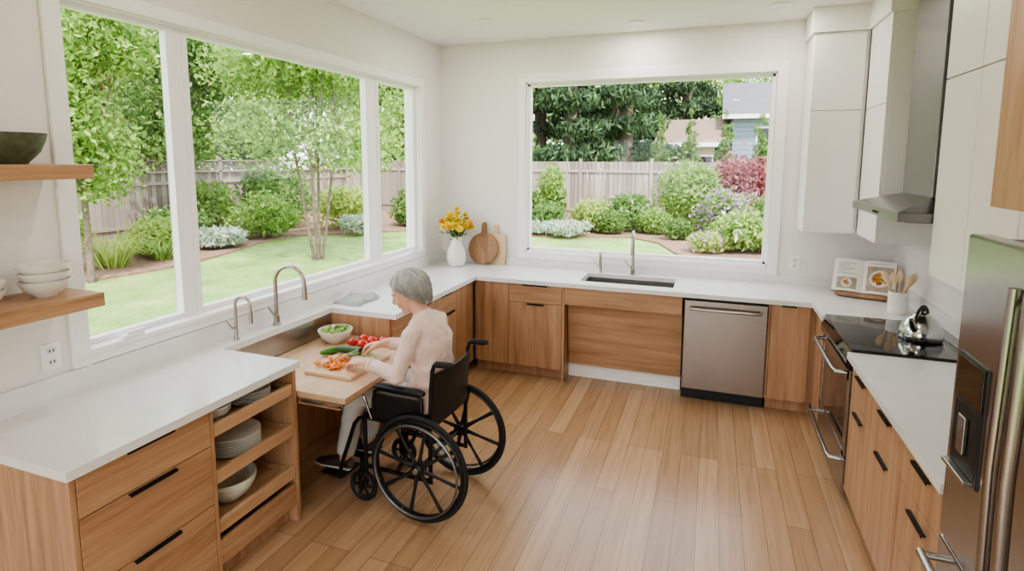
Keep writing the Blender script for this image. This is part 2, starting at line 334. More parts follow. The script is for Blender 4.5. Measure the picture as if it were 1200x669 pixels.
# upper cabinets
uc=E('upper_cabinet',(3.5,-.3,2.1)); box('carcass',3.24,3.60,-.33,-.02,1.35,2.82,LACQ,uc); box('door',3.242,3.575,-.352,-.33,2.26,2.818,LACQ,uc,.002); box('door',3.242,3.575,-.352,-.33,1.352,2.256,LACQ,uc,.002)
box('soffit',3.22,3.62,-.37,-.02,2.82,H-.001,LACQ,uc)
uc=E('upper_cabinet',(3.75,-.6,2.1)); box('carcass',3.62,W-.01,-.86,-.02,1.35,2.82,LACQ,uc); box('door',3.60,3.62,-.858,-.36,1.352,2.256,LACQ,uc,.002); box('door',3.60,3.62,-.858,-.36,2.26,2.818,LACQ,uc,.002); box('soffit',3.58,W-.01,-.88,-.37,2.82,H-.001,LACQ,uc)
uc=E('upper_cabinet',(3.75,-2.4,2.1)); box('carcass',3.62,W-.01,-3.06,-1.84,1.33,H-.001,LACQ,uc)
for a0,a1 in ((-2.22,-1.84),(-2.64,-2.22),(-3.06,-2.64)):
    for z0,z1 in ((1.33,2.27),(2.27,H-.001)): box('door',3.60,3.62,a0+.003,a1-.003,z0+.003,z1-.003,LACQ,uc,.002)
# hood
hd_=E('range_hood',(3.7,-1.35,1.6))
x0,x1,y0,y1=3.45,W-.005,-1.83,-.89
v=[(x0,y0,1.585),(x1,y0,1.585),(x1,y1,1.585),(x0,y1,1.585),(x0,y0,1.63),(x1,y0,1.63),(x1,y1,1.63),(x0,y1,1.63),(3.66,-1.60,1.70),(x1,-1.60,1.70),(x1,-1.12,1.70),(3.66,-1.12,1.70)]
ob('canopy',(v,[(0,1,2,3),(0,4,5,1),(1,5,6,2),(2,6,7,3),(3,7,4,0),(4,8,9,5),(5,9,10,6),(6,10,11,7),(7,11,8,4),(8,11,10,9)]),SHD,hd_,.003)
box('chimney',3.66,W-.005,-1.60,-1.12,1.69,H-.001,SCH,hd_,.003); box('filter',3.50,3.9,-1.78,-.93,1.578,1.586,M('filter_grey',(90,90,92),.4,.8),hd_)
ob('button_row',[boxd(3.447,3.452,-1.40-.03*i,-1.388-.03*i,1.60,1.612) for i in range(4)],BLP,hd_)
# fridge
fg=E('refrigerator',(3.6,-3.6,.9)); fx=3.30; yf=-3.08; ym=-3.58; yn=-4.08
box('body',fx+.06,W-.01,yn,yf,.03,1.66,M('fridge_side',(70,71,72),.4,.6),fg); 
box('door_a',fx,fx+.06,ym+.003,yf,.73,1.672,SZ,fg,.008); box('door_b',fx,fx+.06,yn,ym-.003,.73,1.672,SZ,fg,.008); box('freezer_drawer',fx,fx+.06,yn,yf,.06,.722,SZ,fg,.008)
for yy in (ym+.035,ym-.035):
    ob('door_handle',[loftd([(fx,yy,.80),(fx-.07,yy,.80)],.012,10),loftd([(fx,yy,1.56),(fx-.07,yy,1.56)],.012,10),loftd([(fx-.07,yy,.77),(fx-.078,yy,1.17),(fx-.07,yy,1.60)],[(.016,.012)]*3,12)],SZ,fg,smooth=True)
ob('drawer_handle',[loftd([(fx,-3.13,.665),(fx-.055,-3.13,.665)],.011,10),loftd([(fx-.055,-3.12,.665),(fx-.066,-3.58,.665),(fx-.055,-4.04,.665)],.014,12),loftd([(fx,-4.03,.665),(fx-.055,-4.03,.665)],.011,10)],SY,fg,smooth=True)
DG=M('dispenser_dark',(58,58,60),.3,.5)
box('dispenser_frame',fx-.006,fx+.01,-3.30,-3.115,.98,1.33,DG,fg,.006); box('dispenser_panel',fx-.010,fx,-3.29,-3.125,1.20,1.32,BGL,fg,.002)
box('dispenser_recess',fx-.008,fx+.0,-3.285,-3.13,1.0,1.19,BLP,fg,.002); box('dispenser_tray',fx-.03,fx,-3.285,-3.13,.985,.998,SY,fg,.002); box('paddle',fx-.02,fx-.008,-3.23,-3.185,1.05,1.16,SZ,fg,.003)
uc=E('fridge_top_cabinet',(3.6,-3.5,2.2)); box('carcass',3.37,W-.01,-4.1,-3.063,1.75,H-.001,WV,uc)
for a0,a1 in ((-3.58,-3.063),(-4.1,-3.58)): box('door',3.35,3.37,a0+.002,a1-.002,1.752,2.36,WV,uc,.002); box('door',3.35,3.37,a0+.002,a1-.002,2.364,H-.003,WV,uc,.002)
box('toe_panel',3.5,W-.01,-4.12,-4.09,0,1.75,WV,uc)
# shelves left
for z,nm in ((1.86,0),(1.35,1)):
    box('floating_shelf',.002,.30,-4.9,-3.57,z-.055,z,WY,None,.003)
# outlets
def outlet(x,y,z,ax):
    e=E('wall_outlet',(x,y,z))
    if ax=='x':
        box('plate',x,x+.006,y-.037,y+.037,z-.058,z+.058,TRIM,e,.002); ob('sockets',[boxd(x+.005,x+.008,y-.018,y+.018,z+.008,z+.04),boxd(x+.005,x+.008,y-.018,y+.018,z-.04,z-.008)],CER,e,.003)
        ob('slots',[boxd(x+.0075,x+.009,y+s_-.002,y+s_+.002,z+q-.006,z+q+.006) for s_ in (-.007,.007) for q in (-.024,.024)],BLP,e)
    else:
        box('plate',x-.037,x+.037,y-.006,y,z-.058,z+.058,TRIM,e,.002); ob('sockets',[boxd(x-.018,x+.018,y-.008,y-.005,z+.008,z+.04),boxd(x-.018,x+.018,y-.008,y-.005,z-.04,z-.008)],CER,e,.003)
        ob('slots',[boxd(x+s_-.002,x+s_+.002,y-.009,y-.0075,z+q-.006,z+q+.006) for s_ in (-.007,.007) for q in (-.024,.024)],BLP,e)
outlet(0,-3.61,1.06,'x'); outlet(3.25,0,1.05,'y')
# faucets
def faucet(x,y,h,reach,r,d,mat=NIC,lever=True,name='kitchen_faucet'):
    e=E(name,(x,y,CH)); d=Vector(d).normalized(); up=Vector((0,0,1)); R_=reach/2
    b=Vector((x,y,CH)); top=b+up*(h-R_)
    pts=[b,b+up*.1,top]+arc(top+d*R_,-d,up,R_,0,180,14)[1:]+[top+d*reach-up*.05]
    ob('spout',loftd(pts,[r*1.15,r*1.05]+[r]*(len(pts)-3)+[r*1.1],14),mat,e,smooth=True)
    ob('spray_head',loftd([top+d*reach-up*.03,top+d*reach-up*.10],[r*1.2,r*1.35],14),mat,e,smooth=True)
    ob('base',lathed([(r*2,0),(r*2,.008),(r*1.5,.014),(r*1.5,.06),(r*1.1,.065)],(x,y,CH),24),mat,e,smooth=True)
    if lever:
        s_=d.cross(up); ob('lever',loftd([b+up*.07,b+up*.075+s_*.03,b+up*.13+s_*.075],[r*.7,r*.6,r*.35],10,rnd=True),mat,e,smooth=True)
faucet(.085,-2.42,.37,.20,.012,(1,.12,0)); faucet(.085,-2.73,.25,.10,.008,(1,.1,0),name='filtered_water_tap')
faucet(1.94,-.09,.40,.18,.013,(.1,-1,0)); faucet(1.65,-.09,.20,.09,.008,(.1,-1,0),name='filtered_water_tap')
# crockery
def bowl(name,x,y,z,r,h,mat,n=1,step=.03):
    for i in range(n):
        zz=z+i*step; t=.005
        p=[(0,0),(r*.42,0),(r*.45,.006),(r*.78,h*.4),(r*.95,h*.78),(r,h),(r-t,h),(r*.92-t,h*.78),(r*.74-t,h*.4),(r*.4,.012),(0,.011)]
        e=E(name,(x,y,zz)); ob('body',lathed(p,(x,y,zz)),mat,e,smooth=True,ang=60)
def plates(x,y,z,r,n):
    e=E('plate_stack',(x,y,z)); 
    ob('plates',[lathed([(0,0),(r*.6,0),(r,.016),(r,.019),(r*.62,.006),(0,.005)],(x,y,z+.009*i)) for i in range(n)],CER,e,smooth=True,ang=60)
bowl('serving_bowl',.15,-3.76,1.86,.11,.115,CERG); bowl('cereal_bowl',.15,-3.69,1.35,.085,.065,CER,3,.032); bowl('cereal_bowl',.14,-3.90,1.35,.08,.06,CER,2,.03)
plates(.14,-4.12,1.35,.1,6)
bowl('cereal_bowl',.50,-3.28,.716,.08,.055,CER,2,.018); plates(.49,-3.06,.716,.10,6); plates(.46,-3.14,.501,.125,9); bowl('serving_bowl',.46,-3.18,.271,.125,.10,CER,2,.018)
# vase with flowers
vx,vy=.285,-.27
vs=E('flower_vase',(vx,vy,CH)); ob('vase',lathed([(0,0),(.065,0),(.08,.02),(.095,.09),(.085,.16),(.055,.22),(.05,.26),(.062,.29),(.056,.29),(.044,.26),(.05,.22),(.0,.2)],(vx,vy,CH)),CER,vs,smooth=True,ang=60)
YEL=M('petal_yellow',(246,214,66),.6,var=.12,scale=50); ORG=M('petal_orange',(238,166,60),.6,var=.15,scale=50); CEN=M('flower_centre',(170,110,40),.8); GRN=M('stem_green',(70,110,44),.6)
rs=random.Random(5); stems=[];pet={0:[],1:[]};cen=[];lv=[]
for i in range(40):
    a=rs.uniform(0,6.28); rr=.165*math.sqrt(rs.random()); hh=CH+.35+.19*(1-rr/.19)*rs.uniform(.4,1.2)+rs.uniform(-.02,.04)
    top=Vector((vx+rr*math.cos(a),vy+rr*math.sin(a),hh)); b0=Vector((vx,vy,CH+.22)); stems.append(loftd([b0,(b0+top)/2+Vector((0,0,.02)),top],.0025,6))
    nrm=(top-Vector((vx,vy,CH+.2))+Vector((.06,-.12,0))).normalized(); u=nrm.orthogonal().normalized(); w_=nrm.cross(u); k=i%6==0
    Rf=rs.uniform(.032,.046); ps=[]
    for lay in range(3):
        for j in range(10):
            th=6.283*j/10+lay*.3; dd=u*math.cos(th)+w_*math.sin(th); sd=nrm.cross(dd); rr_=Rf*(1-.22*lay)
            p0=top+nrm*.003*lay; vs_=[p0,p0+dd*rr_*.55+sd*rr_*.28+nrm*(.004+.008*lay),p0+dd*rr_+nrm*(.002+.012*lay),p0+dd*rr_*.55-sd*rr_*.28+nrm*(.004+.008*lay)]
            ps.append(([tuple(q) for q in vs_],[(0,1,2,3)]))
    pet[1 if k else 0]+=ps; cen.append(elld(top+nrm*.006,(.006,.006,.006),8,6))
for i in range(120):
    a=rs.uniform(0,6.28); rr=rs.uniform(.03,.15); p=Vector((vx+rr*math.cos(a),vy+rr*math.sin(a),CH+.28+rs.uniform(0,.18))); dd=Vector((math.cos(a),math.sin(a),rs.uniform(-.3,.8))).normalized(); sd=dd.cross(Vector((0,0,1))).normalized()
    lv.append(([tuple(p),tuple(p+dd*.03+sd*.014),tuple(p+dd*.07),tuple(p+dd*.03-sd*.014)],[(0,1,2,3)]))
ob('stems',stems,GRN,vs); ob('yellow_petals',pet[0],YEL,vs); ob('orange_petals',pet[1],ORG,vs); ob('centres',cen,CEN,vs); ob('leaves',lv,LF2,vs)
# boards leaning on the wall
def padboard(name,cx_,y,R_,t,mat,lean,yaw_=0,hl=.105,square=False):
    e=E(name,(cx_,y,CH)); XF.append(Matrix.Translation((cx_,y,CH))@Matrix.Rotation(yaw_,4,'Y')@Matrix.Rotation(-lean,4,'X'))
    if square:
        hh=.30; w_=R_; out=[(-.02,hh),(-.022,hh+.07),(-.012,hh+.09),(.012,hh+.09),(.022,hh+.07),(.02,hh),(w_-.03,hh),(w_-.008,hh-.008),(w_,hh-.03),(w_,.02),(w_-.01,0),(-w_+.01,0),(-w_,.02),(-w_,hh-.03),(-w_+.008,hh-.008),(-w_+.03,hh)]
    else:
        out=[(.028,2*R_-.003),(.024,2*R_+hl-.02),(.012,2*R_+hl),(-.012,2*R_+hl),(-.024,2*R_+hl-.02),(-.028,2*R_-.003)]+[(R_*math.cos(math.radians(101+338*i/47)),R_+R_*math.sin(math.radians(101+338*i/47))) for i in range(48)]
    v=[(x,0,z) for x,z in out]+[(x,-t,z) for x,z in out]; n=len(out)
    ob('board',(v,[tuple(range(n)),tuple(range(n,2*n))[::-1]]+[(i,(i+1)%n,(i+1)%n+n,i+n) for i in range(n)]),mat,e,.003)
    XF.pop()
padboard('serving_board',.485,-.10,.155,.018,WDK,.16)
padboard('paddle_board',.60,-.045,.105,.016,WCB,.08,square=True)
# towel
def towel(x,y,z,sx,sy,mat):
    e=E('dish_towel',(x,y,z)); V=[];Fc=[]; n=26; rs=random.Random(2)
    for i in range(n):
        for j in range(n):
            a=i/(n-1)-.5;b=j/(n-1)-.5; ed=1-max(abs(a),abs(b))*2
            h=.014+.034*min(1,ed*4)*(.55+.45*math.sin(9*a+5*b+1)*math.cos(11*b-3*a))
            V.append((x+a*sx*(1+.08*math.sin(8*b)),y+b*sy*(1+.1*math.sin(7*a)),z+(h if ed>.02 else .002)))
    for i in range(n-1):
        for j in range(n-1): Fc.append((i*n+j,(i+1)*n+j,(i+1)*n+j+1,i*n+j+1))
    ob('cloth',(V,Fc),mat,e,smooth=True,ang=180)
towel(.19,-1.74,CH,.22,.28,M('linen_grey',(176,176,172),.9,var=.15,scale=60,bump=.3,bscale=300))
# book on stand
bk=E('cookbook_stand',(3.68,-.27,CH)); XF.append(Matrix.Translation((3.68,-.30,CH))@Matrix.Rotation(-.30,4,'Z'))
ob('stand_ledge',[boxd(-.17,.17,-.09,0,.012,.026),boxd(-.17,.17,-.10,-.088,.012,.040),boxd(-.15,-.13,-.06,.10,0,.014),boxd(.13,.15,-.06,.10,0,.014)],WDK,bk,.003)
XF.append(XF[-1]@Matrix.Translation((0,-.03,.03))@Matrix.Rotation(-.5,4,'X'))
box('stand_back',-.14,.14,.014,.024,-.0,.25,WDK,bk,.004)
PG=M('book_page',(240,236,228),.7,var=.01); TX=M('print_grey',(168,166,162),.8)
FD=island('food_photo',(176,70,40),(206,150,70),(120,140,60),.6); PLT=M('photo_plate',(226,222,214),.6,var=.02)
def pagey(q): return -.030*math.sin(min(1,q*1.25)*math.pi*.62+.15)-.004
for s_ in (-1,1):
    V=[];Fc=[]
    for i in range(13):
        q=i/12; xx=s_*q*.20; yy=pagey(q)*(1-.35*q)
        V+=[(xx,yy,0),(xx,yy,.26),(xx,.01,.26),(xx,.01,0)]
    for i in range(12):
        for k in range(4): Fc.append((i*4+k,(i+1)*4+k,(i+1)*4+(k+1)%4,i*4+(k+1)%4))
    Fc+=[(0,1,2,3),(51,50,49,48)]; ob('pages',(V,Fc),PG,bk,smooth=True,ang=30)
box('cover',-.205,.205,.010,.014,-.004,.264,M('book_cover',(170,120,90),.6),bk)
def onpage(x,z,lift=.001): q=abs(x)/.20; return (x,pagey(q)*(1-.35*q)-lift,z)
def strip(x0,x1,z0,z1,lift,n=8):
    V=[];Fc=[]
    for i in range(n+1):
        x=x0+(x1-x0)*i/n; V+=[onpage(x,z0,lift),onpage(x,z1,lift)]
    for i in range(n): Fc.append((2*i,2*i+2,2*i+3,2*i+1))
    return V,Fc
ob('text_lines',[strip(-.17,-.06-.03*(i%3),.222-.014*i,.227-.014*i,.0015) for i in range(7)]+[strip(.03,.15,.235,.240,.0015)],TX,bk)
ob('page_pictures',[strip(.02,.185,.02,.215,.0012),strip(-.17,-.04,.02,.11,.0012)],M('page_photo',(176,160,144),.6,var=.25,scale=14),bk)
def disc(cx2,cz2,r,lift,n=24):
    V=[onpage(cx2,cz2,lift)]+[onpage(cx2+r*math.cos(6.2832*i/n),cz2+r*math.sin(6.2832*i/n),lift) for i in range(n)]; return V,[(0,1+i,1+(i+1)%n) for i in range(n)]
ob('page_plate',[disc(.105,.12,.066,.002),disc(-.105,.065,.036,.002)],PLT,bk)
rs=random.Random(12); fd=[]
for i in range(60):
    a=rs.uniform(0,6.28); q=.045*math.sqrt(rs.random()); fd.append(disc(.105+q*math.cos(a),.12+q*math.sin(a),rs.uniform(.006,.012),.0025+.0001*i/6,8))
for i in range(24):
    a=rs.uniform(0,6.28); q=.02*math.sqrt(rs.random()); fd.append(disc(-.105+q*math.cos(a),.065+q*math.sin(a),rs.uniform(.004,.008),.0025+.0001*i/4,8))
ob('page_food',fd,FD,bk)
XF.pop(); XF.pop()
# utensil crock
ux,uy=3.79,-.75; cr=E('utensil_crock',(ux,uy,CH)); ob('crock',lathed([(0,0),(.055,0),(.06,.01),(.06,.15),(.055,.15),(.054,.02),(0,.02)],(ux,uy,CH)),CER,cr,smooth=True)
for i,(a,t) in enumerate(((0,.35),(1.3,.3),(2.6,.42),(3.9,.3),(5.1,.38))):
    dd=Vector((math.cos(a)*t,math.sin(a)*t,1)).normalized(); b0=Vector((ux,uy,CH+.03)); 
    pts=[b0,b0+dd*.16,b0+dd*.19,b0+dd*.22,b0+dd*.25,b0+dd*.265]
    ob('wooden_spoon',loftd(pts,[(.005,.005),(.005,.006),(.005,.015),(.006,.024),(.005,.02),(.003,.006)],12,ref=(1,1,0)),WCB,cr,smooth=True,ang=80)
# kettle
kx,ky,kz=3.73,-1.40,.884; kt=E('tea_kettle',(kx,ky,kz)); 
ob('body',lathed([(0,0),(.10,0),(.108,.012),(.105,.05),(.085,.10),(.05,.135),(.042,.14),(.04,.146),(.0,.152)],(kx,ky,kz)),CHR,kt,smooth=True,ang=60)
ob('knob',lathed([(.006,.15),(.006,.16),(.016,.166),(.014,.18),(0,.184)],(kx,ky,kz),20),BLP,kt,smooth=True)
dd=Vector((-.6,-.8,0)).normalized(); b0=Vector((kx,ky,kz)); ob('spout',loftd([b0+dd*.085+Vector((0,0,.07)),b0+dd*.12+Vector((0,0,.10)),b0+dd*.145+Vector((0,0,.135))],[.022,.016,.011],14),CHR,kt,smooth=True)
ob('handle',loftd(arc(b0+Vector((0,0,.10)),dd,(0,0,1),.085,10,170,14),[(.007,.011)]*15,10,ref=dd.cross(Vector((0,0,1)))),BLP,kt,smooth=True)
# ---------------------------------------------------------------- things on the lowered worktop
TZ=.70
cb=E('chopping_board',(.64,-2.48,TZ)); box('board',.49,.80,-2.67,-2.28,TZ,TZ+.022,WCB,cb,.006)
sb=E('salad_bowl',(.30,-2.14,TZ)); r,h=.11,.085
ob('bowl',lathed([(0,0),(r*.45,0),(r*.48,.006),(r*.8,h*.4),(r*.97,h*.8),(r,h),(r-.006,h),(r*.9,h*.78),(r*.72,h*.4),(r*.4,.014),(0,.012)],(.30,-2.14,TZ)),CER,sb,smooth=True,ang=60)
rs=random.Random(9); lv=[]
for i in range(150):
    a=rs.uniform(0,6.28);q=.085*math.sqrt(rs.random()); p=Vector((.30+q*math.cos(a),-2.14+q*math.sin(a),TZ+.07+rs.uniform(0,.028)*(1-q/.12))); u=Vector((rs.gauss(0,1),rs.gauss(0,1),rs.gauss(0,.4))).normalized()*.024; w_=u.orthogonal().normalized()*.014
    lv.append(([tuple(p-u),tuple(p+w_+Vector((0,0,.006))),tuple(p+u),tuple(p-w_)],[(0,1,2,3)]))
ob('lettuce',lv,island('lettuce',(130,166,84),(184,206,130),(214,226,174)),sb)
TOM=M('tomato_skin',(206,44,32),.18,var=.12,coat=.4)
for x,y,r in ((.50,-2.11,.036),(.575,-2.13,.038),(.46,-2.18,.032),(.63,-2.09,.034),(.55,-2.20,.035)):
    e=E('tomato',(x,y,TZ)); ob('fruit',elld((x,y,TZ+r*.85),(r,r,r*.85)),TOM,e,smooth=True)
    ob('calyx',[([(x,y,TZ+r*1.70),(x+.006*math.cos(a+.5),y+.006*math.sin(a+.5),TZ+r*1.71),(x+.018*math.cos(a),y+.018*math.sin(a),TZ+r*1.62),(x+.006*math.cos(a-.5),y+.006*math.sin(a-.5),TZ+r*1.71)],[(0,1,2,3)]) for a in (0,1.25,2.5,3.75,5)],GRN,e)
CUC=M('cucumber_skin',(58,96,48),.35,var=.25,scale=60); CUI=M('cucumber_flesh',(196,214,150),.5)
bz=TZ+.022
e=E('cucumber',(.55,-2.33,bz)); ob('body',loftd([(.47,-2.36,bz+.021),(.53,-2.345,bz+.022),(.60,-2.34,bz+.022),(.65,-2.345,bz+.022)],[.017,.021,.022,.021],18,rnd=False),CUC,e,smooth=True); ob('cut_face',loftd([(.650,-2.345,bz+.022),(.652,-2.345,bz+.022)],.018,18),CUI,e)
e=E('green_pepper',(.45,-2.30,TZ)); ob('body',loftd([(.40,-2.40,TZ+.022),(.43,-2.35,TZ+.024),(.455,-2.30,TZ+.022)],[.014,.022,.016],14,rnd=True),M('pepper_green',(80,134,56),.25),e,smooth=True)
CAR=island('carrot_slices',(226,116,44),(240,156,70),rough=.45); rs=random.Random(4); d=[]
for i in range(46):
    x=.60+rs.gauss(0,.045); y=-2.53+rs.gauss(0,.05)
    a=rs.uniform(0,3.14); x=min(max(x,.51),.78); y=min(max(y,-2.65),-2.44); n_=Vector((rs.gauss(0,.5),rs.gauss(0,.5),1)).normalized(); p=Vector((x,y,bz+.008+rs.uniform(0,.012))); d.append(loftd([p-n_*.003,p+n_*.003],rs.uniform(.011,.016),10))
ob('sliced_carrot',d,CAR)
d=[]
for i in range(12):
    x=.70+rs.gauss(0,.02); y=-2.40+rs.gauss(0,.025); p=Vector((x,y,bz+.006)); d.append(loftd([p,p+Vector((.001,0,.005))],.017,12))
ob('cucumber_slices',d,CUI)
# ---------------------------------------------------------------- wheelchair + woman  (local: X forward, Y her left, Z up)
fw=Vector((-.999,.045,0)).normalized(); lf=Vector((0,0,1)).cross(fw)
CX=Matrix(((fw.x,lf.x,0,1.218),(fw.y,lf.y,0,-2.44),(0,0,1,0),(0,0,0,1))); XF.append(CX)
wc=E('wheelchair',(0,0,.4)); RW=.29
GRY=M('wheel_spoke_black',(34,34,36),.4); HR=M('hand_rim_grey',(120,120,122),.3,.8)
for s_ in (-1,1):
    y=.24*s_
    ob('tire',torusd((0,y,RW),(0,1,0),RW-.014,.014,64,10,.014),RUB,wc,smooth=True)
    ob('wheel_rim',torusd((0,y,RW),(0,1,0),RW-.034,.009,64,8,.012),BLP,wc,smooth=True)
    ob('hand_rim',[torusd((0,y+.035*s_,RW),(0,1,0),RW-.045,.007,64,8)]+[loftd([(math.cos(a)*(RW-.045),y+.035*s_,RW+math.sin(a)*(RW-.045)),(math.cos(a)*(RW-.036),y,RW+math.sin(a)*(RW-.036))],.004,6) for a in [i*math.pi/4+.39 for i in range(8)]],HR,wc,smooth=True)
    sp=[]
    for i in range(8):
        a=i*math.pi/4+.2; dd=Vector((math.cos(a),0,math.sin(a))); sp.append(loftd([Vector((0,y,RW))+dd*.03,Vector((0,y,RW))+dd*.13,Vector((0,y,RW))+dd*(RW-.035)],[(.009,.014),(.006,.009),(.007,.013)],8,ref=(0,1,0)))
    ob('spokes',sp,GRY,wc,smooth=True)
    ob('hub',[loftd([(0,y-.03*s_,RW),(0,y+.02*s_,RW),(0,y+.03*s_,RW)],[.034,.034,.022],24)],BLP,wc,smooth=True)
    ob('hub_cap',[loftd([(0,y+.03*s_,RW),(0,y+.034*s_,RW)],[.016,.014],20)],CHR,wc,smooth=True)
    yf_=.20*s_; t=.0115
    fr_=[loftd([(-.05,yf_,.20),(-.05,yf_,.50),(-.058,yf_,.70),(-.068,yf_,.815),(-.08,yf_,.845),(-.105,yf_,.853)],t,10),
         loftd([(-.05,yf_,.49),(.36,yf_,.49),(.40,yf_,.475),(.43,yf_,.44),(.47,yf_,.33),(.52,yf_,.20),(.545,yf_,.12)],t,10),
         loftd([(-.05,yf_,.21),(.38,yf_,.21)],t,10), loftd([(.36,yf_,.49),(.36,yf_,.17)],t,10),
         loftd([(0.0,yf_,.50),(0.0,yf_,.65),(.03,yf_,.665),(.25,yf_,.665),(.29,yf_,.65),(.30,yf_,.60),(.30,yf_,.49)],t*.9,10)]
    ob('side_frame',fr_,BLK,wc,smooth=True)
    ob('grip',loftd([(-.095,yf_,.852),(-.17,yf_,.857),(-.185,yf_,.857)],[.016,.0165,.013],14,rnd=True),RUB,wc,smooth=True)
    box('side_guard',.0,.29,yf_-.004,yf_+.004,.50,.64,BLP,wc,.002)
    ob('arm_pad',loftd([(-.01,yf_,.680),(.02,yf_,.685),(.25,yf_,.685),(.28,yf_,.680)],[(.012,.022),(.016,.027),(.016,.027),(.012,.022)],14,ref=(0,0,1),rnd=True),VINYL,wc,smooth=True)
    # caster
    cxx=.41; rc=.088
    ob('caster_tire',torusd((cxx-.03,yf_,rc),(0,1,0),rc-.014,.014,36,8,.016),RUB,wc,smooth=True)
    ob('caster_wheel',[loftd([(cxx-.03,yf_-.009,rc),(cxx-.03,yf_+.009,rc)],.02,16)]+[loftd([(cxx-.03,yf_,rc),(cxx-.03+.062*math.cos(a),yf_,rc+.062*math.sin(a))],.008,6) for a in [k*math.pi/3 for k in range(6)]]+[torusd((cxx-.03,yf_,rc),(0,1,0),.064,.008,30,6)],GRY,wc,smooth=True)
    ob('caster_fork',[boxd(cxx-.045,cxx-.012,yf_-.028,yf_-.023,rc-.01,.186),boxd(cxx-.045,cxx-.012,yf_+.023,yf_+.028,rc-.01,.186),boxd(cxx-.045,cxx-.012,yf_-.028,yf_+.028,.180,.188),boxd(cxx-.04,cxx-.015,yf_-.012,yf_+.012,.18,.25)],BLK,wc,.003)
    # foot plate
    box('foot_plate',.53,.69,.03*s_ if s_>0 else -.19,.19 if s_>0 else -.03,.085,.097,BLP,wc,.004)
    ob('leg_rest_tube',loftd([(.545,yf_,.12),(.555,.19*s_,.09)],t,8),BLK,wc,smooth=True)
    ob('wheel_lock',[loftd([(.30,yf_+.02*s_,.50),(.33,yf_+.03*s_,.60)],.005,8),loftd([(.325,yf_+.028*s_,.585),(.338,yf_+.032*s_,.625)],.009,10,rnd=True)],CHR,wc,smooth=True)
ob('cross_brace',[loftd([(.16,-.20,.48),(.16,.20,.21)],.011,10),loftd([(.19,.20,.48),(.19,-.20,.21)],.011,10),loftd([(0,-.24,RW),(0,.24,RW)],.010,10)],BLK,wc,smooth=True)
box('seat',-.05,.37,-.20,.20,.475,.515,VINYL,wc,.012)
V=[];Fc=[]
for i in range(13):
    yy=-.20+.40*i/12; bow=-.03*(1-(yy/.20)**2)
    for zz in (.52,.62,.71,.80):
        V+=[(-.045-(zz-.5)*.07+bow,yy,zz),(-.060-(zz-.5)*.07+bow,yy,zz)]
for i in range(12):
    for k in range(3):
        a=i*8+k*2; b=a+8; Fc+=[(a,b,b+2,a+2),(a+1,a+3,b+3,b+1)]
    a=i*8; Fc+=[(a,a+1,a+9,a+8),(a+6,a+14,a+15,a+7)]
Fc+=[(0,2,3,1),(2,4,5,3),(4,6,7,5),(96,97,99,98),(98,99,101,100),(100,101,103,102)]
ob('backrest',(V,Fc),VINYL,wc,smooth=True,ang=50)
# ---- woman
wm=E('seated_woman',(.1,0,.6))
def remesh(o,vox,sm=6,disp=0,dscale=.06):
    r=o.modifiers.new('r','REMESH'); r.mode='VOXEL'; r.voxel_size=vox; r.use_smooth_shade=True
    s_=o.modifiers.new('s','SMOOTH'); s_.factor=.5; s_.iterations=sm
    if disp:
        tx=D.textures.new('folds','CLOUDS'); tx.noise_scale=dscale; tx.noise_depth=2
        d_=o.modifiers.new('d','DISPLACE'); d_.texture=tx; d_.strength=disp; d_.mid_level=.5; d_.texture_coords='LOCAL'
        s2=o.modifiers.new('s2','SMOOTH'); s2.factor=.5; s2.iterations=2
SH=M('blush_knit',(230,202,194),.85,var=.03,scale=30,bump=.25,bscale=350); PT=M('light_grey_trousers',(192,186,178),.85,var=.05,bump=.2,bscale=300); SHO=M('shoe_leather',(70,52,44),.5)
def lerp(a,b,t): return tuple(a[i]+(b[i]-a[i])*t for i in range(3))
torso=loftd([(.055,0,.545),(.055,0,.60),(.045,0,.70),(.05,0,.80),(.06,0,.90),(.078,0,.965),(.092,0,1.005),(.103,0,1.035),(.112,0,1.055)],[(.138,.180),(.130,.178),(.108,.148),(.104,.140),(.108,.150),(.094,.155),(.076,.132),(.060,.088),(.050,.058)],28,ref=(1,0,0))
shL=(.084,.140,.970); shR=(.084,-.140,.970)
eL=(.145,.205,.755); wL=(.385,.165,.785); eR=(.21,-.205,.78); wR=(.455,-.105,.80)
armL=loftd([(.095,.03,1.01),(.088,.09,.995),shL,lerp(shL,eL,.45),eL,lerp(eL,wL,.2),lerp(eL,wL,.78)],[.042,.050,.055,.049,.043,.043,.037],18)
armR=loftd([(.095,-.03,1.01),(.088,-.09,.995),shR,lerp(shR,eR,.45),eR,lerp(eR,wR,.2),lerp(eR,wR,.78)],[.042,.050,.055,.049,.043,.043,.037],18)
o=ob('sweater',[torso,armL,armR,elld(shL,(.055,)*3),elld(shR,(.055,)*3),elld(eL,(.043,)*3),elld(eR,(.043,)*3),elld((.135,.06,.885),(.05,.058,.06)),elld((.135,-.06,.885),(.05,.058,.06))],SH,wm); remesh(o,.008,7,.024,.055)
ob('neckband',torusd((.113,0,1.052),(.5,0,1),.050,.006,36,8),SH,wm,smooth=True)
for a_,b_2 in ((eL,wL),(eR,wR)):
    p_=lerp(a_,b_2,.77); ob('cuff',torusd(p_,Vector(b_2)-Vector(a_),.034,.005,30,8,.010),SH,wm,smooth=True)
legs=[]
for s_ in (-1,1):
    legs.append(loftd([(.08,.085*s_,.585),(.25,.10*s_,.59),(.44,.10*s_,.565),(.485,.10*s_,.54),(.515,.10*s_,.47),(.545,.10*s_,.33),(.575,.105*s_,.19)],[.080,.083,.066,.064,.060,.056,.055],20))
legs.append(elld((.06,0,.59),(.115,.16,.075)))
o=ob('trousers',legs,PT,wm); remesh(o,.01,6,.014,.06)
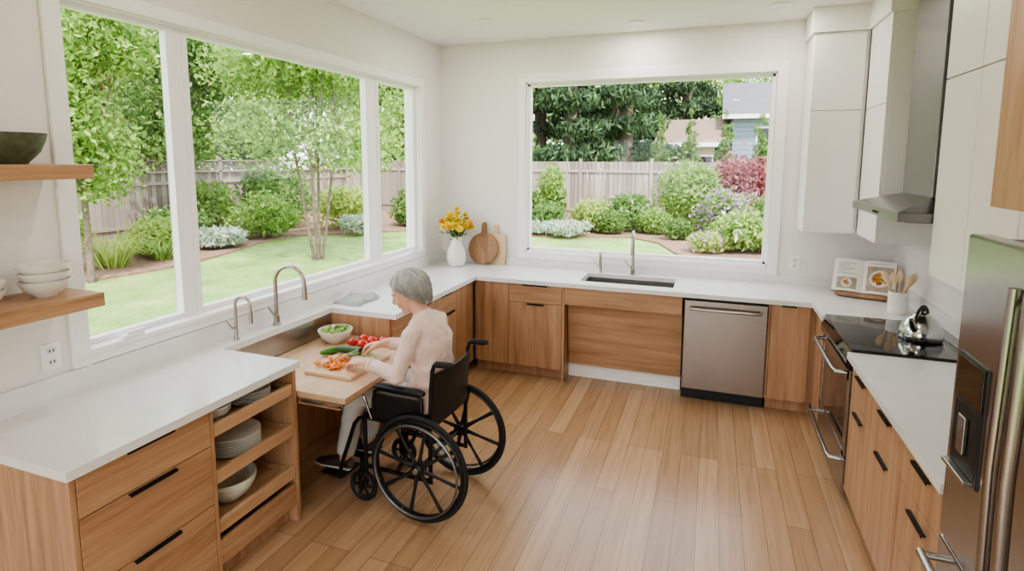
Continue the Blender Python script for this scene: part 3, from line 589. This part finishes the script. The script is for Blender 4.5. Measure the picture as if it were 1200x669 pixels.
for s_ in (-1,1):
    o=ob('ankle',loftd([(.56,.105*s_,.25),(.585,.105*s_,.15),(.59,.105*s_,.13)],[.034,.032,.034],14),SKIN,wm,smooth=True)
    o=ob('shoe',[loftd([(.545,.105*s_,.128),(.60,.105*s_,.135),(.66,.107*s_,.125),(.73,.110*s_,.115),(.77,.110*s_,.112)],[(.03,.032),(.037,.036),(.030,.040),(.020,.042),(.013,.032)],18,ref=(0,0,1),rnd=True)],SHO,wm); remesh(o,.006,4)
    ob('shoe_sole',loftd([(.54,.105*s_,.103),(.62,.106*s_,.103),(.72,.110*s_,.103),(.775,.110*s_,.103)],[(.006,.034),(.006,.038),(.006,.043),(.006,.032)],18,ref=(0,0,1),rnd=True),CER,wm,smooth=True)
def hand(wr,dirv,upv,ts,curl,name):
    X=Vector(dirv).normalized(); Z=(Vector(upv)-X*Vector(upv).dot(X)).normalized(); Y=Z.cross(X)
    Mx=Matrix(((X.x,Y.x,Z.x,wr[0]),(X.y,Y.y,Z.y,wr[1]),(X.z,Y.z,Z.z,wr[2]),(0,0,0,1))); XF.append(XF[-1]@Mx@Matrix.Scale(1.06,4))
    d=[loftd([(-.05,0,0),(-.01,0,0),(.02,0,0),(.055,0,.002),(.082,0,0)],[(.022,.024),(.018,.024),(.016,.032),(.015,.039),(.012,.039)],18,ref=(0,0,1),rnd=True)]
    for (yy,L,r,sp) in ((.029,.068,.0088,.10),(.010,.076,.0090,.03),(-.010,.070,.0086,-.04),(-.028,.054,.0078,-.12)):
        yy*=ts; sp*=ts; p=Vector((.070,yy,0)); ang=.12; pts=[p]; 
        p=Vector((.084,yy,.0)); pts.append(p.copy())
        for k,(fr2,c_) in enumerate(((.45,curl[0]),(.31,curl[1]),(.24,curl[2]))):
            ang+=c_; dv=Vector((math.cos(ang)*math.cos(sp),math.sin(sp)*math.cos(ang),-math.sin(ang))); pts.append(p+dv*L*fr2*.5); p=p+dv*L*fr2; pts.append(p.copy())
        n=len(pts); d.append(loftd(pts,[r*1.05-(r*.3)*i/(n-1) for i in range(n)],12,rnd=True))
    d.append(loftd([(.012,.018*ts,-.004),(.034,.040*ts,-.012),(.058,.050*ts,-.022),(.078,.048*ts,-.034)],[.016,.0125,.0105,.0085],12,rnd=True))
    o=ob(name,d,SKIN,wm); remesh(o,.0032,3); XF.pop()
ob('forearm_l',loftd([lerp(eL,wL,.5),lerp(eL,wL,.8),wL],[.034,.030,.024],16),SKIN,wm,smooth=True)
ob('forearm_r',loftd([lerp(eR,wR,.5),lerp(eR,wR,.8),wR],[.034,.030,.024],16),SKIN,wm,smooth=True)
hand(wL,(.95,-.20,-.16),(-.1,.15,1),-1,(.50,.60,.4),'hand_l')
hand(wR,(.93,.30,-.22),(-.1,-.25,1),1,(.75,.95,.6),'hand_r')
# knife in right hand
kn=E('kitchen_knife',(.56,-.06,.76))
KX=Vector((.35,.9,-.10)).normalized()
k0=Vector((.545,-.075,.768))
ob('handle',loftd([k0-KX*.055,k0-KX*.02,k0+KX*.05],[(.012,.009),(.011,.008),(.012,.008)],12,ref=(0,0,1),rnd=True),BLP,kn,smooth=True)
bv=[k0+KX*.05+Vector((0,0,.012)),k0+KX*.05-Vector((0,0,.024)),k0+KX*.14-Vector((0,0,.020)),k0+KX*.20-Vector((0,0,.004)),k0+KX*.14+Vector((0,0,.010))]
sdv=KX.cross(Vector((0,0,1))).normalized()*.001
v=[tuple(p+sdv) for p in bv]+[tuple(p-sdv) for p in bv]; ob('blade',(v,[(0,1,2,3,4),(9,8,7,6,5)]+[(i,(i+1)%5,(i+1)%5+5,i+5) for i in range(5)]),CHR,kn)
# head
hc=Vector((.195,.0,1.155)); pt=.38
o=ob('neck',loftd([(.08,0,.99),(.105,0,1.04),(.140,0,1.085),(.172,0,1.13)],[.054,.046,.045,.049],18),SKIN,wm,smooth=True)
XF.append(XF[-1]@Matrix.Translation(hc)@Matrix.Rotation(.36,4,'Z')@Matrix.Rotation(pt,4,'Y')@Matrix.Scale(.94,4))
d=[elld((-.008,0,.03),(.097,.076,.093),28,18),elld((.020,0,-.028),(.070,.061,.076),24,16),elld((.022,0,-.062),(.058,.050,.044),20,12),elld((.054,0,-.088),(.028,.034,.026)),
   loftd([(.084,0,.020),(.096,0,-.005),(.107,0,-.026),(.098,0,-.036)],[.008,.009,.012,.009],12,rnd=True),elld((.097,.010,-.032),(.008,.007,.006)),elld((.097,-.010,-.032),(.008,.007,.006)),
   elld((.079,.028,.026),(.013,.024,.008)),elld((.079,-.028,.026),(.013,.024,.008)),elld((.060,.040,-.026),(.024,.022,.024)),elld((.060,-.040,-.026),(.024,.022,.024)),
   elld((.079,.030,.011),(.0115,.015,.006)),elld((.079,-.030,.011),(.0115,.015,.006)),
   elld((.080,0,-.060),(.010,.022,.010))]
for s_ in (-1,1): d.append(torusd((-.005,.076*s_,-.008),(.35,1*s_,0),.02,.006,20,8)); d.append(elld((-.002,.072*s_,-.01),(.015,.006,.022)))
o=ob('head',d,SKIN,wm); remesh(o,.0035,5)
EW=M('eye_white',(235,232,228),.2); IR=M('iris',(70,80,90),.2); LIP=M('lips',(190,118,110),.4); BRW=M('brow_grey',(150,145,140),.8)
for s_ in (-1,1):
    ob('eye',elld((.077,.030*s_,.002),(.0105,.0125,.0065),14,10),EW,wm,smooth=True); ob('iris',elld((.0855,.030*s_,.000),(.003,.0048,.0045),12,8),IR,wm,smooth=True)
    ob('eyebrow',loftd([(.089,.014*s_,.030),(.090,.030*s_,.034),(.079,.046*s_,.029)],[.0016,.0024,.0012],8),BRW,wm,smooth=True)
ob('lips',[elld((.0875,0,-.0575),(.005,.016,.0034)),elld((.0865,0,-.0650),(.005,.014,.0040))],LIP,wm,smooth=True)
HAIR=island('silver_hair',(150,148,148),(188,186,187),(222,221,222),.55)
def hairpt(ph,t,off):
    fr_=.5+.5*math.cos(ph)
    tm=math.radians(126-68*fr_**1.8)
    th=t*tm
    vol=.008*math.sin(min(th,2.2)*1.1)
    rx=.104+off+vol; ry=.083+off+vol*1.25; rz=.101+off
    x=-.014+rx*math.sin(th)*math.cos(ph); y=ry*math.sin(th)*math.sin(ph); z=.03+rz*math.cos(th)
    if th>math.pi/2:
        q=(th-math.pi/2)/.6; k_=1-.20*q*q; x=-.014+rx*math.cos(ph)*k_; y=ry*math.sin(ph)*(1-.10*q*q); z=.03-.108*q
    return Vector((x-.01*t,y,z))
V=[];Fc=[]; na,nt_=48,16
for i in range(na):
    for j in range(nt_): V.append(tuple(hairpt(2*math.pi*i/na,j/(nt_-1)*.95,.001)))
for i in range(na):
    for j in range(nt_-1): a=i*nt_+j; b=((i+1)%na)*nt_+j; Fc.append((a,b,b+1,a+1))
HB=M('hair_base',(150,148,148),.7); ob('hair_base',(V,Fc),HB,wm,smooth=True,ang=180)
rs=random.Random(8); d=[]
for i in range(2400):
    ph=rs.uniform(-math.pi,math.pi); off=rs.uniform(.001,.011); w1=rs.uniform(-.22,.22); ln=rs.uniform(.82,1.05); ph0=ph+rs.uniform(-.35,.35)
    pts=[];rd=[]; wv_=rs.uniform(0,6.28)
    for j in range(9):
        t=.03+j/8*(ln-.03); p=hairpt(ph0*(1-t)+ph*t+w1*t*t,t,off+.003*math.sin(t*6+wv_)); 
        pts.append(p); rd.append((.0010,.0026*(1-.7*(j/8)**2)))
    d.append(loftd(pts,rd,4,ref=(.3,.2,1)))
ob('hair',d,HAIR,wm,smooth=True,ang=180)
XF.pop(); XF.pop()
# ---------------------------------------------------------------- garden
GZ=-.12
def grassmat():
    m,nt,b,o=newmat('lawn_grass'); f=noise(nt,coords(nt,1.3),6,.7); f2=noise(nt,coords(nt,28),4,.7)
    a=nt.nodes.new('ShaderNodeMath'); a.operation='MULTIPLY_ADD'; a.inputs[1].default_value=.6; nt.links.new(f2,a.inputs[0]); nt.links.new(f,a.inputs[2])
    nt.links.new(ramp(nt,a.outputs[0],[(.55,lin((110,140,68))),(.8,lin((144,174,94))),(1,lin((174,196,118)))]),b.inputs['Base Color']); b.inputs['Roughness'].default_value=.9; addbump(nt,b,f2,.8,.05); return m
GR=grassmat(); MUL=M('bark_mulch',(140,110,92),.95,var=.35,scale=14,bump=.8,bscale=30)
box('lawn',-40,40,-30,60,GZ-.1,GZ,GR,bevel=0)
def slab(name,pts,z,mat): 
    n=len(pts); V=[(x,y,z) for x,y in pts]+[(x,y,z-.039) for x,y in pts]; return ob(name,(V,[tuple(range(n)),tuple(range(n,2*n))[::-1]]+[(i,(i+1)%n,(i+1)%n+n,i+n) for i in range(n)]),mat)
pts=[(-11.4,-9)]+[(-7.3+.5*math.sin(y*.7),y) for y in np.arange(-9,7,.6)]+[(-6.2,8),(-5,9.3),(-3.4,9.4),(-2,9.0),(-.6,9.2),(.6,9.6),(1.4,8.8),(1.9,7.3),(2.6,6.2),(4,5.6),(8,5.4),(8,13.9),(-11.4,13.9)]
slab('garden_bed',pts,GZ+.04,MUL)
# fences
d=[];y=-9.
while y<14: d.append(boxd(-11.52,-11.50,y,y+.135,GZ,1.52)); y+=.148
d+=[boxd(-11.50,-11.46,-9,14,.1,.19),boxd(-11.50,-11.46,-9,14,1.2,1.29),boxd(-11.55,-11.43,-9,14,1.52,1.56),boxd(-11.55,-11.43,-9,14,1.84,1.88)]
y=-9.
while y<14: d+=[boxd(-11.53,-11.43,y,y+.1,GZ,1.95)]; y+=2.4
y=-9.
while y<13.8: d.append(([(-11.5,y,1.56),(-11.5,y+.03,1.56),(-11.5,y+.31,1.84),(-11.5,y+.28,1.84)],[(0,1,2,3)])); d.append(([(-11.49,y+.28,1.56),(-11.49,y+.31,1.56),(-11.49,y+.03,1.84),(-11.49,y,1.84)],[(0,1,2,3)])); y+=.1
ob('wooden_fence',d,FEN)
d=[];x=-11.4
while x<14: d.append(boxd(x,x+.135,14.0,14.02,GZ,1.86+.015*random.random())); x+=.150
d+=[boxd(-11.4,14,13.96,14.0,.15,.24),boxd(-11.4,14,13.96,14.0,1.5,1.59)]
x=-11.4
while x<14: d+=[boxd(x,x+.1,13.93,14.03,GZ,1.97)]; x+=2.4
ob('wooden_fence',d,FEN)
def leafdata(blobs,n,size,seed,droop=0,asp=.5):
    rg_=np.random.RandomState(seed); vol=np.array([b[1][0]*b[1][1]+b[1][0]*b[1][2] for b in blobs]); idx=rg_.choice(len(blobs),n,p=vol/vol.sum())
    C=np.array([b[0] for b in blobs],float)[idx]; Rr=np.array([b[1] for b in blobs],float)[idx]
    dv=rg_.normal(size=(n,3)); dv/=np.linalg.norm(dv,axis=1)[:,None]; rad=(rg_.uniform(.25,1,n)**.45)[:,None]*(1+.12*rg_.normal(size=(n,1)))
    P=C+dv*rad*Rr
    u=rg_.normal(size=(n,3)); u[:,2]-=droop; u/=np.linalg.norm(u,axis=1)[:,None]; h=rg_.normal(size=(n,3))+dv*1.2; w=np.cross(u,h); w/=np.linalg.norm(w,axis=1)[:,None]+1e-9
    s=(size*rg_.uniform(.6,1.3,n))[:,None]
    P[:,2]=np.maximum(P[:,2],GZ+.05+size*1.3)
    V=np.stack([P-u*s,P+w*s*asp,P+u*s,P-w*s*asp],1).reshape(-1,3); return V,n
def leaves(name,blobs,n,size,seed,mat,parent=None,droop=0,asp=.5):
    V,n=leafdata(blobs,n,size,seed,droop,asp); me=D.meshes.new(name); me.vertices.add(4*n); me.vertices.foreach_set('co',V.ravel()); me.loops.add(4*n); me.loops.foreach_set('vertex_index',np.arange(4*n,dtype=np.int32)); me.polygons.add(n); me.polygons.foreach_set('loop_start',np.arange(0,4*n,4,dtype=np.int32))
    try: me.polygons.foreach_set('loop_total',np.full(n,4,dtype=np.int32))
    except Exception: pass
    me.update(calc_edges=True); me.materials.append(mat); o=D.objects.new(name,me); COL.objects.link(o)
    if parent is not None: o.parent=parent; o.matrix_parent_inverse=Matrix.Translation(-parent.location)
    return o
def tree(name,x,y,z0,z1,r,n,size,mat,seed,stems=1,trunk=.09,nb=14):
    e=E(name,(x,y,GZ)); rs=random.Random(seed); bl=[]
    for i in range(nb):
        a=rs.uniform(0,6.28); q=r*rs.uniform(.1,.75); zz=rs.uniform(z0+.15*(z1-z0),z1-.12*(z1-z0)); k=1-abs((zz-z0)/(z1-z0)-.45)*1.1
        bl.append(((x+q*k*math.cos(a)*1.1,y+q*k*math.sin(a)*1.1,zz),(r*.5*rs.uniform(.7,1.1),r*.5*rs.uniform(.7,1.1),(z1-z0)*.16*rs.uniform(.8,1.2))))
    leaves('crown',bl,n,size,seed,mat,e)
    d=[]
    for i in range(stems):
        a=i*6.28/max(1,stems)+.5; sp=0 if stems==1 else 1; 
        d.append(loftd([(x+.08*sp*math.cos(a),y+.08*sp*math.sin(a),GZ),(x+.22*sp*math.cos(a),y+.22*sp*math.sin(a),GZ+(z0-GZ)*.6),(x+.45*sp*math.cos(a),y+.45*sp*math.sin(a),z0+.3*(z1-z0)),(x+.3*math.cos(a),y+.3*math.sin(a),z0+.7*(z1-z0))],[trunk,trunk*.85,trunk*.6,trunk*.25],10))
    for b in bl[:9]: d.append(loftd([(x,y,z0+.05*(z1-z0)),((x+b[0][0])/2,(y+b[0][1])/2,(z0+b[0][2])/2+.1),b[0]],[trunk*.4,trunk*.3,trunk*.1],6))
    ob('trunk',d,BARK,e,smooth=True)
def conifer(name,x,y,z1,r,n,seed,mat=LF3,z0=.3,trunk=.2,size=.16):
    e=E(name,(x,y,GZ)); rs=random.Random(seed); bl=[]; L=11
    for i in range(L):
        f=i/(L-1); zz=z0+(z1-z0)*f; rr=r*(1-f)**.8+.12
        for k in range(5 if f<.8 else 2):
            a=rs.uniform(0,6.28); bl.append(((x+rr*.6*math.cos(a),y+rr*.6*math.sin(a),zz+rs.uniform(-.2,.2)),(rr*.55,rr*.55,(z1-z0)/L*.45)))
    leaves('crown',bl,n,size,seed,mat,e,droop=1.0,asp=.32); ob('trunk',cyld((x,y,GZ),(x,y,z1*.85),trunk,trunk*.3),BARK,e,smooth=True)
def shrub(name,x,y,r,h,n,size,mat,seed,fl=None,nf=0):
    e=E(name,(x,y,GZ)); rs=random.Random(seed); bl=[((x,y,GZ+h*.5),(r*.8,r*.8,h*.5))]
    for i in range(6): a=rs.uniform(0,6.28); bl.append(((x+r*.5*math.cos(a),y+r*.5*math.sin(a),GZ+h*rs.uniform(.35,.7)),(r*.5,r*.5,h*.32)))
    leaves('foliage',bl,n,size,seed,mat,e)
    if fl: leaves('blooms',[(b[0],tuple(q*1.06 for q in b[1])) for b in bl],nf,size*.9,seed+1,fl,e)
def blades(name,x,y,r,h,n,mat,seed):
    e=E(name,(x,y,GZ)); rs=random.Random(seed); d=[]
    for i in range(n):
        a=rs.uniform(0,6.28); q=rs.uniform(0,r*.35); hh=h*rs.uniform(.6,1.1); rr=r*rs.uniform(.4,1.1); dx,dy=math.cos(a),math.sin(a); w=.018
        V=[];ps=[(q,.045),(q+rr*.25,hh*.6),(q+rr*.6,hh),(q+rr,hh*.75)]
        for j,(rad,zz) in enumerate(ps):
            ww=w*(1-.3*j) ; V+=[(x+dx*rad-dy*ww,y+dy*rad+dx*ww,GZ+zz),(x+dx*rad+dy*ww,y+dy*rad-dx*ww,GZ+zz)]
        d.append((V,[(0,1,3,2),(2,3,5,4),(4,5,7,6)]))
    ob('blades',d,mat,e)
# left view
tree('garden_tree',-6.9,1.0,1.1,4.9,1.3,15000,.055,LF1,1,1,.06,18)
tree('multi_stem_tree',-4.9,4.1,1.5,5.2,2.25,24000,.055,LF1,2,4,.034,24)
tree('garden_tree',-9.6,4.9,1.6,5.6,1.9,11000,.08,LF2,21,1,.09,18)
tree('red_maple_tree',-12.8,4.6,1.6,4.6,1.4,5500,.09,LFR,3,1)
k=30
for x,y,r,z1,mt in ((-14,-4,2.6,5.8,LF2),(-15,-.5,2.6,5.2,LF1),(-17,3,2.8,6.6,LF2),(-14.5,8.5,2.8,8,LF1),(-17,7,3,8.0,LF2),(-15,12,3,8.5,LF2),(-12,16,3,8.5,LF1),(-9,17,2.8,9,LF2),(-6.3,16.5,2.6,8.5,LF1),(-18,11,3.2,10,LF2),(-21,1,3.4,7,LF2),(-4.2,25,3,10,LF2),(12,30,3,10,LF2),(3.5,33,4.2,12,LF1),(8,36,4,12,LF2),(-20,-5,3.4,7,LF1),(-1.5,27,3.5,9,LF1)):
    k+=1; tree('background_tree',x,y,.6,z1,r,9000,.15,mt,k,1,.18,18)
for x,y,z1,r in ((-3.1,18,13,2.0),(-1.0,19.2,14,2.1),(-4.9,19.5,13,2.2),(-2,23,15,2.6),(1.2,24.5,13,1.7)):
    k+=1; conifer('conifer_tree',x,y,z1,r,11000,k,z0=2.2,trunk=.36)
for x in (.8,1.8,2.95,4.0): k+=1; conifer('columnar_cypress',x,15,3.45,.48,6000,k,LF2,.2,.05,.07)
for nm,x,y,r,h,n,s_,mt,fl,nf in (('round_shrub',1.8,11.7,1.05,2.1,6500,.075,LF1,None,0),('red_leaf_shrub',3.45,12.8,1.1,2.2,5500,.075,LFR,None,0),('garden_shrub',-2.1,11.4,.6,1.9,3000,.075,LF1,None,0),
  ('garden_shrub',-1.75,9.9,.55,.9,2500,.06,LF2,None,0),('garden_shrub',-.55,10.4,.65,1.0,2500,.06,LF4,None,0),('garden_shrub',.45,10.8,.7,1.1,2500,.07,LF2,LFW,120),('round_shrub',-.05,10.0,.5,.75,2500,.05,LF2,None,0),
  ('silver_groundcover',-1.1,9.3,.8,.45,2500,.05,LF5,None,0),('silver_groundcover',-2.0,9.4,.6,.42,1800,.05,LF5,None,0),('round_shrub',1.15,10.4,.5,.75,2200,.055,LF1,None,0),('round_shrub',1.75,9.5,.42,.6,2200,.05,LF2,None,0),
  ('flowering_shrub',2.85,10.1,.75,1.35,3000,.06,LF1,LFP,1500),('flowering_shrub',3.5,10.8,.7,1.2,2500,.06,LF2,LFK,1100),('hydrangea_shrub',3.25,8.1,.75,.95,3200,.09,LF1,LFW,260),('flowering_shrub',2.5,7.6,.5,.5,2200,.045,LF4,LFP,500),('garden_shrub',4.2,9.0,.8,1.2,2500,.08,LF2,LFK,200),
  ('garden_shrub',-10.3,2.4,.8,1.2,3000,.07,LF4,None,0),('flowering_shrub',-8.6,-.6,.75,.85,3000,.07,LF2,LFO,200),('garden_shrub',-9.9,.4,.8,1.3,3000,.08,LF1,None,0),('round_shrub',-8.2,3.1,.7,.8,3000,.06,LF4,None,0),('round_shrub',-9.2,4.4,.8,.9,3000,.06,LF2,None,0),('hosta_clump',-7.9,4.4,.6,.5,1500,.1,LF5,None,0),
  ('garden_shrub',-8.1,6.0,.9,1.2,3000,.07,LF1,None,0),('garden_shrub',-7.3,8.3,1.0,1.3,3000,.07,LF4,None,0),('garden_shrub',-9.3,8.0,1.2,1.9,3500,.08,LF2,None,0),('flowering_shrub',-5.8,9.9,.9,1.1,3000,.07,LF2,LFO,120),('garden_shrub',-4.4,10.6,1.0,1.5,3000,.08,LF1,None,0),('garden_shrub',-3.3,11.5,.9,1.4,3000,.08,LF2,None,0),('round_shrub',-6.3,7.4,.5,.6,2000,.05,LF5,None,0),('garden_shrub',-10.4,6.2,.9,1.5,3000,.08,LF1,None,0)):
    k+=1; shrub(nm,x,y,r,h,n,s_,mt,k,fl,nf)
for x,y,r,h in ((-7.7,1.9,.75,.6),(-8.3,.8,.8,.7),(-7.9,-1.2,.6,.5),(-7.6,2.8,.5,.45)): k+=1; blades('daylily_clump',x,y,r,h,160,LF4 if k%2 else LF1,k)
# neighbour houses
SID,nt,b,o_=newmat('grey_siding'); wv=nt.nodes.new('ShaderNodeTexWave'); wv.bands_direction='Z'; wv.wave_profile='SAW'; wv.inputs['Scale'].default_value=1.6; nt.links.new(coords(nt,1),wv.inputs['Vector'])
nt.links.new(ramp(nt,wv.outputs['Fac'],[(0,lin((116,128,142))),(.9,lin((140,152,166))),(1,lin((92,104,116)))]),b.inputs['Base Color'])
ROOF=M('roof_shingle',(112,110,112),.9,var=.15); ROOF2=M('roof_tan',(142,122,106),.9,var=.15); BEI=M('stucco_beige',(188,168,148),.9)
def house(x0,x1,y0,y1,h,rh,wm_,rm):
    e=E('neighbour_house',((x0+x1)/2,(y0+y1)/2,0)); box('walls',x0,x1,y0,y1,GZ+.001,h,wm_,e,0)
    ym_=(y0+y1)/2; o_=.45
    V=[(x0-o_,y0-o_,h-.15),(x1+o_,y0-o_,h-.15),(x1+o_,y1+o_,h-.15),(x0-o_,y1+o_,h-.15),(x0-o_,ym_,h+rh),(x1+o_,ym_,h+rh)]
    ob('roof',(V,[(0,1,5,4),(2,3,4,5),(0,4,3),(1,2,5),(0,3,2,1)]),rm,e); ob('fascia',[boxd(x0-o_,x1+o_,y0-o_-.03,y0-o_,h-.3,h-.12)],TRIM,e)
    ob('house_window',[boxd(x0+1,x0+1.9,y0-.03,y0,h-1.7,h-.7)],BGL,e); ob('window_trim',[boxd(x0+.92,x0+1.98,y0-.02,y0+.01,h-1.78,h-.62)],TRIM,e)
house(3.3,11,21,27,4.0,1.6,SID,ROOF); house(.6,2.6,20,24,2.8,1.0,BEI,ROOF2)
# ---------------------------------------------------------------- light
wd=D.worlds.new('sky'); SC.world=wd; wd.use_nodes=True; bg=wd.node_tree.nodes['Background']; 
tc=wd.node_tree.nodes.new('ShaderNodeTexCoord'); sp=wd.node_tree.nodes.new('ShaderNodeSeparateXYZ'); wd.node_tree.links.new(tc.outputs['Generated'],sp.inputs[0])
rp=ramp(wd.node_tree,sp.outputs[2],[(0,(.96,.97,1,1)),(.6,(.80,.88,1,1))]); wd.node_tree.links.new(rp,bg.inputs[0]); bg.inputs[1].default_value=2.5
sl=D.lights.new('sun','SUN'); sl.energy=4.2; sl.angle=.02; sl.color=(1,.96,.9); so=D.objects.new('sun',sl); COL.objects.link(so)
so.rotation_euler=(-Vector((.45,-.55,1.0))).to_track_quat('-Z','Y').to_euler()
SC.view_settings.view_transform='AgX'; SC.view_settings.look='AgX - Medium High Contrast'; SC.view_settings.exposure=.75
